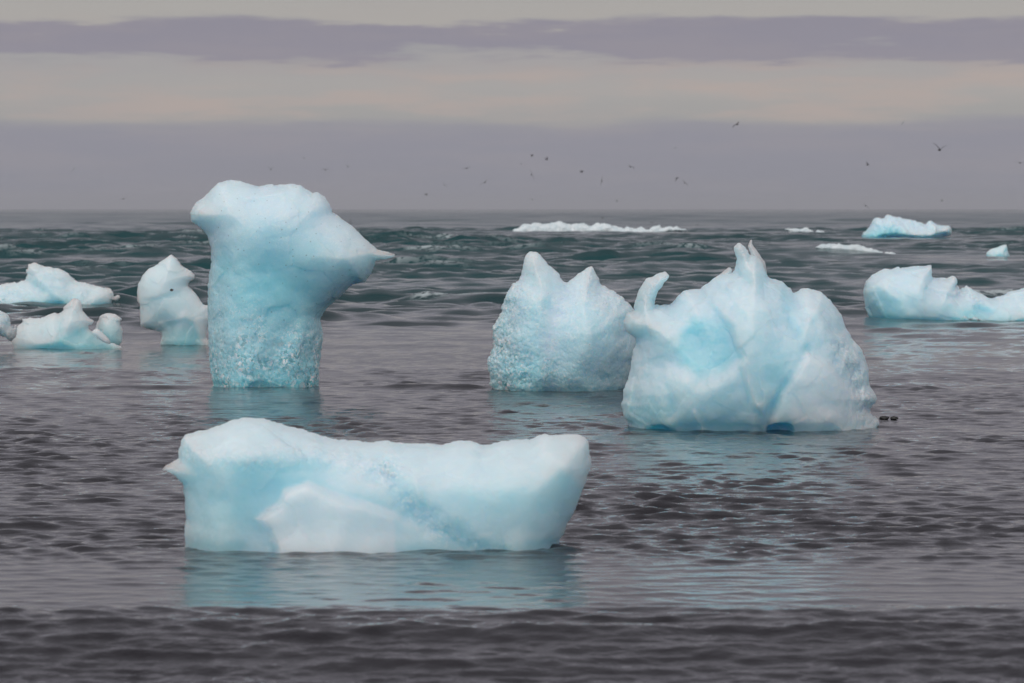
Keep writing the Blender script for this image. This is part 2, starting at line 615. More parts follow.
# --- tall top-heavy column
column = ice_piece('iceberg', 54.3, [
    (212.5, 384), (210.5, 360), (208, 330), (208, 300), (211, 270), (211.5, 250), (208, 236), (200, 228), (192.5, 221),
    (190.5, 213), (195, 205), (206, 196), (213, 188), (218, 182.5), (227, 180.3), (240, 182), (256, 185.5), (280, 185), (300, 185.6),
    (308, 190), (313, 193), (318, 193.5), (324, 197), (330, 204), (331.5, 212.5), (340, 219), (352, 227), (362, 237), (378, 250),
    (395, 255.2), (386, 257.8), (375, 259), (372, 271), (365, 282), (355, 283.5), (345, 290), (335, 300), (325, 308), (321, 318),
    (322, 340), (319, 360), (320, 384), (324, 420), (212, 420)],
    0.78, 0.72, 0.0155,
    feats=[
        ('ell', (290, 300, 40, 45), -0.10),
        ('line', [(205, 212), (230, 235), (222, 275)], 0.04, 16),
        ('poly', [(190, 175), (340, 175), (400, 258), (330, 262), (260, 248), (200, 262)], 0.01, 16, 30),
        ('line', [(235, 250), (245, 300), (240, 400)], 0.10, 20),
        ('poly', [(205, 362), (262, 345), (330, 355), (335, 430), (200, 430)], 0.06, 10, 12),
        ('line', [(290, 330), (275, 360), (285, 388)], -0.12, 9),
        ('line', [(331, 213), (345, 250), (335, 290)], 0.05, 9),
    ],
    paints=[
        ('poly', [(180, 170), (345, 170), (400, 256), (340, 250), (262, 236), (205, 250), (180, 240)], 34, 0.42, 'frost'),
        ('ell', (285, 285, 42, 45), -0.32, 'frost'), ('ell', (345, 260, 40, 18), 0.18, 'frost'),
        ('ramp', (260, 330, 260, 385), -0.30, 'frost'),
        ('ell', (225, 262, 10, 18), -0.2, 'frost'),
        ('ramp', (260, 240, 260, 390), 0.80, 'crackle'), ('ell', (290, 285, 34, 30), -0.5, 'crackle'),
    ], base_frost=0.46, top_frost=0.25, crack=0.32, dirt=0.35, rough=0.014, edge=0.012, smooth_outline=0, facet=0.010, facet_scale=17, power=1.85, relief=0.05, seed=21, plate=0.025)
tag(column, 'tall top-heavy turquoise iceberg on a narrow crackled stem with a beak pointing right', 'iceberg')

# --- twin-peaked crackled berg
twin = ice_piece('iceberg', 52.9, [
    (492, 386), (488, 372), (490, 358), (494, 345), (493, 330), (499, 318), (503, 306), (506, 297), (513, 285), (522, 278), (523, 265),
    (526, 257), (531, 251.5), (538, 253), (546, 262), (556, 271), (565, 284), (573, 279), (583, 272), (588, 265), (593, 265),
    (597, 276), (603, 286), (614, 293), (624, 298), (633, 308), (637, 322), (638, 350), (630, 372), (624, 388), (620, 425), (494, 425)],
    0.80, 0.75, 0.0125,
    feats=[
        ('line', [(566, 284), (555, 310), (548, 345), (552, 390)], -0.12, 9),
        ('line', [(590, 268), (588, 300), (582, 350)], 0.12, 20),
        ('line', [(532, 256), (530, 290), (522, 340)], 0.10, 14),
        ('ell', (600, 340, 30, 40), 0.14), ('ell', (512, 365, 18, 30), 0.12),
    ],
    paints=[
        ('poly', [(515, 240), (600, 250), (640, 300), (560, 298), (515, 285)], 14, 0.30, 'frost'),
        ('ell', (520, 372, 34, 22), -0.38, 'frost'), ('ell', (590, 378, 60, 14), -0.18, 'frost'),
        ('line', [(566, 284), (552, 320), (548, 345)], 8, 0.25, 'frost'),
        ('line', [(500, 300), (492, 345), (496, 390)], 22, 0.5, 'crackle'),
        ('ell', (520, 372, 60, 26), 0.4, 'crackle'), ('poly', [(520, 245), (555, 262), (566, 290), (530, 300)], 8, -0.3, 'crackle'),
    ], base_frost=0.66, top_frost=0.25, crack=0.50, dirt=0.2, rough=0.014, edge=0.026, facet=0.022, facet_scale=16, relief=0.06, seed=33, power=1.55)
tag(twin, 'glassy crackled iceberg with two pointed peaks, between the column and the largest iceberg', 'iceberg')

# --- big peaked berg on the right
r, org = berg_root(750, 44.3, 'largest iceberg, pale blue with a jagged peak and a curved horn on its left')
ice_piece('ice_body', 44.3, [
    (626, 424), (624, 405), (624, 388), (630, 368), (634, 352), (634, 338), (625, 331), (622, 322), (627, 312), (634.0, 308), (637.5, 297), (641, 287.5), (647, 280), (650.5, 279), (654, 277.6), (661, 272.6), (665, 271.8), (669.8, 275.4),
    (667, 280), (660, 285), (654.5, 293), (652.5, 301), (654, 306),
    (668, 306), (677, 299), (684, 290), (700, 289.5), (708, 285), (722, 276), (734, 272), (737, 258), (734.2, 247), (738.6, 242.0), (742, 246), (745, 251), (749, 256), (756, 256), (763, 264), (770, 276), (784, 282.5), (794, 291),
    (801, 288), (814, 291), (821, 291.5), (829, 303), (837, 312), (846, 328), (853, 340), (861, 350), (867, 370), (869, 382),
    (876, 395), (875.5, 402), (869.5, 408), (871, 414), (878, 423), (870, 455), (800, 470), (700, 470), (630, 455)],
    1.10, 0.85, 0.0150,
    feats=[
        # the central plate: crisp left edge over the blue hollow, fading to the right
        ('polyramp', [(736, 238), (756, 252), (790, 285), (806, 346), (775, 384), (756, 412), (744, 400), (733, 362), (735, 354), (728, 340), (726, 325), (716, 315),
                      (707, 302), (709, 288), (724, 276), (733, 264)], 0.28, 1.5, 6, (730, 330, 815, 335)),
        ('line', [(742, 250), (744, 290), (752, 330), (758, 380)], 0.06, 18),
        # lower left mound, its upper edge under the hollow
        ('polyramp', [(736, 355), (724, 362), (712, 372), (694, 376), (682, 366), (664, 362), (648, 372), (628, 392), (615, 440), (700, 470), (750, 440), (752, 400)],
         0.22, 4, 14, (690, 372, 690, 440)),
        ('line', [(645, 345), (660, 333), (690, 312)], 0.10, 10),
        ('ell', (698, 342, 24, 20), -0.22),
        # right white shoulder
        ('polyramp', [(800, 346), (822, 358), (848, 385), (880, 418), (895, 460), (755, 460), (758, 425), (772, 388)], 0.20, 1.5, 8, (790, 390, 890, 400)),
        ('line', [(782, 285), (786, 320), (800, 346)], -0.08, 5),
        ('polyramp', [(800, 290), (822, 290), (862, 350), (876, 400), (850, 384), (820, 352)], 0.14, 2, 8, (800, 330, 860, 345)),
        ('line', [(835, 350), (858, 385), (866, 408)], -0.06, 4),
        ('line', [(664, 386), (668, 398), (666, 412)], -0.06, 4),
        # caves at the waterline
        ('poly', [(757, 436), (762, 422), (768, 417), (784, 418), (788, 428), (788, 445), (755, 445)], -0.42, 1, 5),
        ('poly', [(638, 440), (642, 424), (660, 420), (672, 426), (680, 438), (676, 450), (640, 450)], -0.40, 1, 5),
        ('line', [(690, 408), (698, 424), (700, 440)], 0.10, 3), ('line', [(748, 405), (748, 440)], 0.08, 5),
        ('line', [(667, 392), (668, 410)], -0.05, 4),
    ],
    paints=[
        ('poly', [(672, 345), (690, 316), (710, 318), (724, 323), (727, 340), (732, 353), (718, 366), (695, 370), (678, 362)], 7, -0.50, 'frost'),
        ('ell', (768, 375, 20, 34), -0.30, 'frost'), ('ell', (650, 412, 30, 16), -0.40, 'frost'),
        ('ell', (725, 415, 32, 22), -0.30, 'frost'), ('poly', [(757, 436), (762, 422), (768, 417), (784, 418), (788, 428), (788, 445), (755, 445)], 1.5, -0.30, 'frost'), ('poly', [(640, 440), (644, 428), (658, 421), (670, 427), (678, 438), (676, 450), (640, 450)], 1.5, -0.30, 'frost'),
        ('poly', [(800, 348), (822, 358), (845, 385), (878, 420), (880, 440), (790, 440), (780, 390)], 8, 0.22, 'frost'),
        ('line', [(782, 285), (786, 320), (800, 346)], 8, -0.25, 'frost'),
        ('line', [(835, 345), (852, 375), (864, 405)], 12, 0.7, 'crackle'), ('line', [(752, 432), (800, 436), (870, 422)], 8, 0.4, 'crackle'),
    ], parent=r, origin=org, base_frost=0.76, top_frost=0.2, crack=0.10, rough=0.016, edge=0.022, facet=0.028, facet_scale=14,
    relief=0.06, seed=45, power=1.7, smooth_outline=0, plate=0.022, plate_scale=2.2)
ice_piece('ice_spire', 44.5, [
    (749, 275), (750, 253), (747.8, 246), (750, 240), (752.5, 239), (752, 244), (757, 251), (765, 262), (768, 278)],
    0.13, 0.10, 0.0085, parent=r, origin=org, base_frost=0.85, rough=0.007, edge=0.006, seed=53, relief=0.02, smooth_outline=0, power=1.25)
ice_piece('ice_ridge', 44.75, [
    (698, 298), (703, 288), (715, 278), (725, 270), (729, 267), (732, 269), (731, 274), (735, 290), (720, 305)],
    0.16, 0.14, 0.0105, parent=r, origin=org, base_frost=0.8, rough=0.008, edge=0.008, seed=54, relief=0.02)

# --- white slab at the right edge
ice_slab = ice_piece('iceberg', 85.6, [
    (869, 316), (864, 303), (863, 290), (865, 280), (872, 273), (882, 269.5), (893, 270), (905, 267), (918, 265.5), (931, 264.3), (931.5, 271),
    (930, 276), (938, 279.5), (948, 279.5), (952, 277.5), (955, 281), (953, 286), (960, 291), (965, 289), (966, 286), (974, 290), (982, 294),
    (988, 297), (1003, 297), (1010, 292), (1018, 290), (1030, 286), (1046, 288), (1058, 300), (1060, 318), (1050, 340), (960, 345), (880, 345)],
    1.25, 0.75, 0.024,
    feats=[('line', [(953, 284), (968, 300), (985, 312)], -0.3, 7), ('ell', (915, 298, 30, 20), 0.2), ('ell', (975, 310, 14, 6), -0.2)],
    paints=[('ell', (880, 312, 22, 16), -0.55, 'frost'), ('ell', (968, 311, 22, 8), -0.55, 'frost'), ('line', [(955, 286), (975, 300)], 6, 0.9, 'crackle'),
            ('ramp', (940, 305, 940, 325), -0.2, 'frost')],
    base_frost=0.80, top_frost=0.2, rough=0.02, edge=0.03, facet=0.05, facet_scale=8, relief=0.08, seed=61, ns=0.7, power=1.8, plate=0.06, plate_scale=1.2)
tag(ice_slab, 'low white iceberg with a blunt left end, cut by the right edge', 'iceberg')

# --- left group
ice_back = ice_piece('iceberg', 97.0, [
    (-30, 306), (-28, 290), (-14, 286), (0, 284), (12, 283), (20, 281), (26, 279), (28, 274), (27.5, 263.5), (38, 264), (48, 266), (58, 269), (70, 275), (80, 281),
    (85, 280.5), (92, 284), (104, 286), (110, 290), (114, 296), (118.5, 296.5), (117, 300), (112, 302), (111, 306), (112, 330), (-30, 330)],
    0.8, 1.2, 0.026,
    feats=[('line', [(28, 278), (50, 296), (62, 306)], -0.3, 6), ('line', [(0, 298), (25, 306)], 0.2, 6)],
    paints=[('ell', (45, 302, 40, 8), -0.45, 'frost'), ('line', [(-20, 296), (20, 305)], 8, 0.9, 'crackle'), ('line', [(30, 264), (80, 280), (116, 297)], 8, 0.25, 'frost')],
    base_frost=0.82, top_frost=0.25, rough=0.035, edge=0.035, facet=0.05, facet_scale=8, relief=0.10, seed=71, crack=0.2, power=1.25, smooth_outline=0, plate=0.05, plate_scale=1.3)
tag(ice_back, 'low bluish wedge of ice cut by the left edge, behind the jagged chunk', 'iceberg')

r, org = berg_root(66, 68.8, 'small jagged white iceberg with a rounded knob on its right, at the far left')
ice_piece('ice_body', 68.8, [
    (13, 348), (11, 337), (16, 326), (22, 320), (30, 318.5), (40, 319), (46, 316), (55, 311), (58, 313), (64, 307), (72, 299.5), (77, 297.5), (81, 300), (83, 311),
    (90, 319), (94.5, 321.5), (91, 324), (88, 324), (87.5, 329), (93, 332), (99, 338), (108, 342), (122, 345.5), (124, 348), (120, 368), (20, 368)],
    0.36, 0.60, 0.0145,
    feats=[('poly', [(58, 308), (83, 298), (90, 320), (86, 332), (60, 330)], 0.10, 3, 8), ('line', [(60, 312), (62, 345)], -0.06, 4), ('line', [(85, 330), (104, 344)], 0.1, 5)],
    paints=[('poly', [(30, 349), (60, 339), (84, 326), (112, 342), (124, 352), (30, 356)], 4, -0.55, 'frost'), ('line', [(60, 312), (62, 340)], 5, -0.2, 'frost')],
    parent=r, origin=org, base_frost=1.0, top_frost=0.15, rough=0.016, edge=0.016, facet=0.03, facet_scale=11, relief=0.05, seed=81, crack=0.1, power=1.25, smooth_outline=0, plate=0.03, plate_scale=2.2)
ice_piece('ice_knob', 69.1, [(95, 330), (97, 322), (100, 316), (107, 313.8), (115, 315), (121, 321), (124.2, 330), (122, 338), (119, 346), (105, 352), (101, 340)],
          0.15, 0.22, 0.012, parent=r, origin=org, base_frost=0.72, rough=0.008, edge=0.009, seed=83, relief=0.05, power=1.3, smooth_outline=0, plate=0.05, plate_scale=3.5,
          paints=[('ell', (112, 340, 14, 8), -0.3, 'frost')])
ice_piece('ice_shelf', 68.5, [(91, 332), (97, 328), (103, 333), (109, 339), (111, 344), (104, 343), (97, 338)],
          0.12, 0.08, 0.012, parent=r, origin=org, base_frost=0.95, rough=0.005, edge=0.005, seed=84, relief=0.01)

r, org = berg_root(172, 70.2, 'upright white ice chunk with a beaked smooth top, just left of the tall column')
ice_piece('ice_body', 70.2, [
    (138, 297), (139, 310), (140.5, 325.5), (146, 328), (155, 330.5), (161, 332), (162, 337), (159.5, 345), (158, 366), (212, 366), (211, 345),
    (206, 338), (209, 320), (209, 306), (203, 304.5), (195, 294), (187.5, 286), (189, 281), (193.5, 279), (194.5, 275), (190, 271), (181, 266), (177, 260),
    (171, 254.5), (166, 258.5), (160, 262), (149, 268), (144, 274), (139, 284)],
    0.36, 0.46, 0.0140,
    feats=[('poly', [(130, 298), (150, 298), (160, 296), (172, 292.5), (188, 287), (205, 300), (212, 366), (130, 366)], -0.09, 1.5, 2.5),
           ('poly', [(161, 330), (166, 322), (186, 317), (196, 324), (206, 350), (160, 352)], -0.16, 2, 5), ('line', [(186, 316), (176, 336), (172, 345)], 0.06, 4),
           ('poly', [(171, 254), (166, 262), (176, 266), (194, 276), (192, 268)], -0.10, 2, 3)],
    paints=[('poly', [(130, 298), (150, 298), (160, 296), (172, 292.5), (188, 287), (215, 270), (170, 240), (130, 270)], 2, 0.35, 'frost'),
            ('ell', (190, 340, 16, 12), -0.6, 'frost'), ('ell', (168, 338, 12, 10), -0.3, 'frost'), ('line', [(195, 300), (204, 325), (207, 342)], 5, 0.3, 'frost'),
            ('poly', [(171, 254), (166, 262), (176, 266), (194, 276), (192, 268)], 2, 0.6, 'crackle')],
    parent=r, origin=org, base_frost=0.88, top_frost=0.2, rough=0.010, edge=0.009, facet=0.016, relief=0.03, seed=91, smooth_outline=0, power=1.5,
    plate=0.03, plate_scale=2.4)


def pebble(name, parent, loc, s, mat, seed, stretch=(1.2, 0.9, 0.8)):
    n, k = 14, 18
    V, Q = [], []
    for i in range(n + 1):
        th = math.pi * (0.02 + 0.96 * i / n)
        for j in range(k):
            ph = 2 * math.pi * j / k
            V.append((math.sin(th) * math.cos(ph), math.sin(th) * math.sin(ph), math.cos(th)))
    for i in range(n):
        for j in range(k):
            a, b = i * k + j, i * k + (j + 1) % k
            Q.append((a, a + k, b + k, b))
    V = np.array(V)
    V = V * (1 + 0.35 * fbm(V * 1.4 + seed, seed, 3))[:, None] * np.array(stretch) * s
    return mesh_object(name, V, Q, mat, parent, loc)


sx, sz = at_depth(171.5, 290.0, 69.55)
pebble('stone', r, (sx - org[0], 69.55 - org[1] + 0.02, sz), 0.027, STONE, 4)

spiky = ice_piece('iceberg', 67.2, [
    (-22, 346), (-20, 318), (-10, 308), (0, 311), (5, 314), (9, 318), (13, 324), (16, 329), (14, 335), (12, 343), (6, 339), (0, 334), (-3, 340), (-2, 349), (-4, 365), (-22, 365)],
    0.45, 0.3, 0.014, base_frost=0.95, crack=0.5, facet=0.05, facet_scale=11, rough=0.02, edge=0.05, relief=0.08, seed=101, smooth_outline=0, power=1.2)
tag(spiky, 'glittering spiky clear shard of ice at the very left edge, in front of the wedge', 'iceberg')

# --- far bergs
far = ice_piece('iceberg', 322.0, [
    (859.5, 238), (863, 233), (868, 227), (873, 221), (878, 218), (882, 218.5), (888, 214.8), (896, 217.5), (908, 220), (920, 222.5), (926, 224), (929, 221.5), (934, 221),
    (940, 224.5), (948, 226), (952, 230), (951, 235.5), (942, 238), (930, 248), (870, 248)],
    2.6, 1.6, 0.062,
    feats=[('line', [(884, 217), (900, 229), (915, 238)], 0.5, 6), ('ell', (890, 232, 16, 8), -0.6)],
    paints=[('ell', (886, 233, 18, 7), -0.85, 'frost'), ('ell', (868, 235, 8, 5), -0.3, 'frost')],
    base_frost=0.9, top_frost=0.2, rough=0.10, edge=0.10, facet=0.12, facet_scale=3, relief=0.4, seed=111, ns=0.3, power=1.5, plate=0.2, plate_scale=0.5)
tag(far, 'distant white iceberg with a turquoise hollow, out among the breakers near the horizon', 'iceberg')
tiny = ice_piece('iceberg', 195.0, [
    (986, 259), (987, 254), (991.5, 249), (997, 246.8), (1006, 244), (1008, 250), (1010.5, 257), (1009, 264), (988, 264)],
    0.5, 0.34, 0.026, base_frost=0.62, rough=0.03, edge=0.03, facet=0.04, facet_scale=6, relief=0.1, seed=121, power=1.4, plate=0.08, plate_scale=1.5)
tag(tiny, 'tiny pale ice fragment alone above the right white iceberg', 'iceberg')
ghost = ice_piece('iceberg', 132.0, [(68, 281), (74, 269), (80, 265), (84, 262.5), (90, 264.5), (97, 266), (104, 270), (112, 276), (114, 290), (70, 290)],
                  0.4, 0.3, 0.03, base_frost=0.15, top_frost=0.1, rough=0.03, edge=0.03, relief=0.06, seed=131,
                  feats=[]) if False else None

# ---------------------------------------------------------------- breakers and foam
def breaker(Y, outline, T, h, seed, label, R=None):
    o = ice_piece('breaking_wave', Y, outline, T, R or T * 0.9, h, base_frost=1, ns=0.22, rough=h * 1.6, edge=h * 2.4, facet=h * 0.4, facet_scale=2.2,
                  crack=1.0, relief=T * 0.4, seed=seed, mat=FOAM, smooth_outline=0)
    return tag(o, label, 'breaking wave', 'breaking waves far out')


breaker(395, [(511, 236), (513, 230), (520, 226.5), (531, 224.3), (545, 224.6), (556, 223.2), (568, 223.8), (580, 223.6), (588, 226), (598, 224.2), (606, 222.8),
              (613, 226.4), (622, 228), (632, 226.4), (641, 228), (650, 228.6), (664, 226.6), (676, 227.6), (694, 230), (684, 231.5), (668, 233),
              (655, 236), (620, 238), (570, 240), (520, 241)], 1.0, 0.085, 141,
        'long foaming white breaker in the centre, just below the horizon')
breaker(205, [(814, 247.5), (822, 244.6), (834, 244), (848, 245.2), (856, 244.4), (864, 247.5), (873, 250.5), (884, 253.2), (895, 255.2), (903, 257.2), (898, 262),
              (870, 260), (856, 255), (845, 252.6), (832, 252.5), (820, 251)], 0.40, 0.050, 142,
        'slanting white breaker to the left above the right white iceberg')
breaker(378, [(782, 229), (788, 227), (800, 228.2), (806, 227.5), (815, 231), (824, 232), (823, 234.5), (808, 235), (790, 233)], 0.5, 0.09, 143,
        'faint short breaker left of the distant white iceberg')


# ---------------------------------------------------------------- the sea
def build_sea():
    ys = [6.0]
    while ys[-1] < 45000:
        y = ys[-1]
        if y < 18:
            d = 0.10
        elif y < 60:
            d = 0.0018 * y
        elif y < 470:
            d = min(0.0027 * y, 0.5)
        elif y < 2600:
            d = 0.5 + (y - 470) * 0.006
        else:
            d = 13 + (y - 2600) * 0.03
        ys.append(y + d)
    ys = np.array(ys)
    core = np.arange(-0.172, 0.1721, 0.00095)
    side = []
    a, st = 0.172, 0.00095
    while a < 1.1:
        st *= 1.12
        a += st
        side.append(a)
    side = np.array(side)
    tx = np.concatenate([-side[::-1], core, side])
    YY, TT = np.meshgrid(ys, tx, indexing='ij')
    XX = YY * TT
    X, Y = XX.ravel(), YY.ravel()
    sp = np.gradient(ys)[:, None] * np.ones_like(TT)
    sp = np.maximum(sp, YY * np.gradient(tx)[None, :] * 0.7).ravel()
    z = np.zeros_like(X)
    g = np.random.default_rng(5)
    P = np.stack([X, Y, np.zeros_like(X)], 1)
    gust = np.clip(0.85 + 0.9 * fbm(P * (0.10, 0.055, 1), 200, 3), 0.5, 1.25)
    lull = 1 - 0.75 * sstep(21.5, 22.7, Y) * sstep(29.0, 26.0, Y)
    # wind chop in the sheltered near water
    near = np.zeros_like(X)
    NR = Y < 170
    for i in range(56):
        lam = 0.12 * (4.6 ** (i / 55.0))
        k = 2 * math.pi / lam
        th = math.radians(g.normal(-85, 29))
        amp = 0.0056 * lam * g.uniform(0.6, 1.3) * (lam / 0.35) ** -0.25
        ph = g.uniform(0, 6.28)
        att = np.clip(lam / (2.4 * sp) - 0.4, 0, 1)
        w = np.sin(k * (X[NR] * math.cos(th) + Y[NR] * math.sin(th)) + ph)
        near[NR] += att[NR] * amp * w
    near = near * (1 - 0.6 * sstep(22.5, 21.0, Y))
    near = near + 18.0 * np.clip(near, 0, 0.03) ** 2
    chop = gust * lull
    z += near * chop * (1 - 0.2 * sstep(80, 200, Y))
    # rolling swell of the open water
    openw = sstep(62, 125, Y)
    grp = np.clip(0.8 + 1.0 * fbm(P * (0.03, 0.02, 1), 300, 3), 0.4, 1.3)
    swl = np.zeros_like(X)
    WOB = [perlin(P * (0.05, 0.03, 1), 400 + q) for q in range(5)]
    for i in range(44):
        lam = 1.0 * (8.0 ** (i / 43.0))
        k = 2 * math.pi / lam
        th = math.radians(g.normal(-88, 26))
        amp = 0.0128 * lam * g.uniform(0.5, 1.3) * (lam / 3) ** -0.72
        ph = g.uniform(0, 6.28)
        att = np.clip(lam / (2.4 * sp) - 0.4, 0, 1)
        wob = 0.5 * WOB[i % 5]
        w = np.sin(k * (X * math.cos(th) + Y * math.sin(th)) + ph + wob * 3)
        swl += att * amp * w
    swl = swl * grp
    swl = swl + 1.0 * np.clip(swl, 0, None) ** 2 * np.sign(swl)
    fade = 1 - 0.78 * sstep(385, 465, Y)
    for px_, y_, rx_, ry_ in ((998, 190, 7, 26), (858, 200, 9, 22), (905, 312, 14, 30), (600, 385, 26, 36)):   # ice and surf flatten the swell around them
        fade = fade * (1 - 0.72 * np.exp(-((X - (px_ - 512) / F_PX * y_) / rx_) ** 2 - ((Y - y_) / ry_) ** 2))
    z += swl * openw * fade
    FR = Y > 330
    for i in range(12):      # longer ocean swell far out
        lam = 11 * (3.4 ** (i / 11.0))
        k = 2 * math.pi / lam
        th = math.radians(g.normal(-88, 20))
        att = np.clip(lam / (2.4 * sp[FR]) - 0.4, 0, 1)
        z[FR] += sstep(330, 520, Y[FR]) * att * 0.0042 * lam * g.uniform(0.6, 1.3) * np.sin(k * (X[FR] * math.cos(th) + Y[FR] * math.sin(th)) + g.uniform(0, 6.28) + WOB[i % 5][FR] * 2)
    # low long undulation in the sheltered water
    z += 0.016 * np.sin(2 * math.pi * (Y + 0.8 * fbm(P * (0.08, 0.08, 1), 500, 2) * 4) / 6.3) * (1 - openw) * sstep(24, 33, Y)

    def crest(y0, h, back, front, wob, seed, xa=None, xb=None):
        c = y0 + wob * fbm(P * (0.16, 0.0, 0), seed, 3)
        d = Y - c
        v = np.where(d > 0, np.exp(-(d / back) ** 2), np.exp(-(d / front) ** 2))
        if xa is not None:
            v = v * sstep(xa[0], xa[1], X) * sstep(xb[1], xb[0], X)
        return h * v
    # swell running up the beach
    c = 22.25 + 0.25 * fbm(P * (0.35, 0.0, 0), 601, 3)
    d = Y - c
    run = np.where(d > 0, np.exp(-(d / 0.8) ** 2), np.cos(np.clip(d / 2.7, -1, 0) * math.pi) * 0.5 + 0.5) * 0.18
    run = np.where(d > 0, run, run)
    z += run
    shore = sstep(0.4, -0.6, d)
    lump = fbm(P * (1.1, 2.1, 0), 610, 4)
    lump2 = fbm(P * (1.1, 2.3, 0) + 0.4 * np.stack([perlin(P * 0.9, 612)] * 3, 1), 611, 5, 0.6)
    z += shore * 0.032 * lump2
    z += crest(53.2, 0.05, 0.5, 0.25, 0.7, 602) * np.clip(0.4 + 2.2 * fbm(P * (0.6, 0.1, 0), 620, 2), 0, 1.6)
    z += crest(30.3, 0.03, 0.5, 0.25, 0.8, 603) * np.clip(0.3 + 2.2 * fbm(P * (0.6, 0.1, 0), 621, 2), 0, 1.5)
    s1 = crest(101.0, 0.30, 1.1, 0.7, 1.2, 604, (-3.8, -2.2), (0.2, 1.2))
    s2 = crest(205.6, 0.42, 2.6, 1.9, 0, 605, (9, 15), (17, 21))
    s3 = crest(104.5, 0.28, 1.1, 0.7, 1.2, 606, (10.2, 11.5), (15, 18))
    s4 = crest(300.0, 0.50, 2.5, 1.4, 4, 607, (-48, -40), (-20, -14))
    z += s1 + s2 + s3 + s4
    peaks = sstep(0.26, 0.42, z * openw * fade) * np.clip(-0.15 + 2.2 * fbm(P * (0.12, 0.08, 0), 700, 3), 0, 1)
    foam = 0.75 * peaks + 0.8 * sstep(0.20, 0.30, s1) + 0.7 * sstep(0.2, 0.27, s3)
    foam *= sstep(80, 110, Y) * sstep(700, 450, Y)
    ny, nx = len(ys), len(tx)
    idx = np.arange(ny * nx).reshape(ny, nx)
    Q = np.stack([idx[:-1, :-1].ravel(), idx[:-1, 1:].ravel(), idx[1:, 1:].ravel(), idx[1:, :-1].ravel()], 1)
    o = mesh_object('sea_water', np.stack([X, Y, z], 1), Q, WATER, attrs={'foam': np.clip(foam, 0, 1), 'chop': np.clip(chop, 0, 2)})
    o['kind'] = 'structure'
    print('sea verts', len(X))
    return o


build_sea()

# ---------------------------------------------------------------- floating weed
x, _ = at_depth(889, 419.5, 45.4)
wd = empty('floating_debris', (x, 45.4, 0), 'small dark two-lumped scrap floating right of the largest iceberg', 'debris')
pebble('lump', wd, (-0.06, 0, 0.02), 0.045, KELP, 9, (1.3, 0.8, 0.6))
pebble('lump', wd, (0.06, 0.02, 0.018), 0.036, KELP, 10, (1.3, 0.8, 0.6))


# ---------------------------------------------------------------- gulls
def gull_mesh(name, up, sweep, fold, mat):
    """one continuous bird, 1.1 m across: body along x, wings along +-y raised by `up`, bent at the wrist by `fold`"""
    V, Q = [], []
    # body rings
    prof = [(-0.24, 0.004, 0), (-0.16, 0.030, 0), (-0.06, 0.058, 0), (0.04, 0.066, 0), (0.12, 0.050, 0.006), (0.17, 0.036, 0.014), (0.205, 0.034, 0.018),
            (0.235, 0.022, 0.016), (0.275, 0.005, 0.008)]
    k = 12
    for x_, r_, dz in prof:
        for j in range(k):
            a = 2 * math.pi * j / k
            V.append((x_, r_ * math.cos(a), dz + 0.85 * r_ * math.sin(a)))
    for i in range(len(prof) - 1):
        for j in range(k):
            a, b = i * k + j, i * k + (j + 1) % k
            Q.append((a, b, b + k, a + k))
    # wings: sections root, elbow, wrist, mid hand, tip
    secs = [(0.02, 0.17, 0.0), (0.14, 0.16, 0.02), (0.27, 0.15, 0.03), (0.42, 0.10, -0.02 - sweep), (0.56, 0.02, -0.08 - sweep)]
    for s in (-1, 1):
        base = len(V)
        zz, yy, py_ = 0.03, 0.0, 0.0
        for i, (dist, chord, xo) in enumerate(secs):
            ang = up if dist < 0.28 else up - fold
            st = dist - py_
            yy += st * math.cos(ang)
            zz += st * math.sin(ang)
            py_ = dist
            th = 0.014 * (1 - 0.8 * i / 4)
            for (cx, cz) in ((0.5, 0), (0.2, 1), (-0.5, 0.1), (0.0, -0.6)):
                V.append((0.03 + xo + cx * chord, s * yy, zz + cz * th))
        for i in range(4):
            for j in range(4):
                a, b = base + i * 4 + j, base + i * 4 + (j + 1) % 4
                q = (a, b, b + 4, a + 4)
                Q.append(q if s > 0 else q[::-1])
        e = base + 16
        Q.append((e, e + 1, e + 2, e + 3) if s > 0 else (e + 3, e + 2, e + 1, e))
    # tail fan
    base = len(V)
    for x_, w_, z_ in ((-0.14, 0.035, 0.012), (-0.30, 0.065, 0.004)):
        V += [(x_, -w_, z_ + 0.006), (x_, w_, z_ + 0.006), (x_, w_, z_ - 0.006), (x_, -w_, z_ - 0.006)]
    for j in range(4):
        a, b = base + j, base + (j + 1) % 4
        Q.append((a, a + 4, b + 4, b))
    Q.append((base + 4, base + 5, base + 6, base + 7))
    o = mesh_object(name, V, Q, mat)
    me = o.data
    bpy.data.objects.remove(o)
    return me


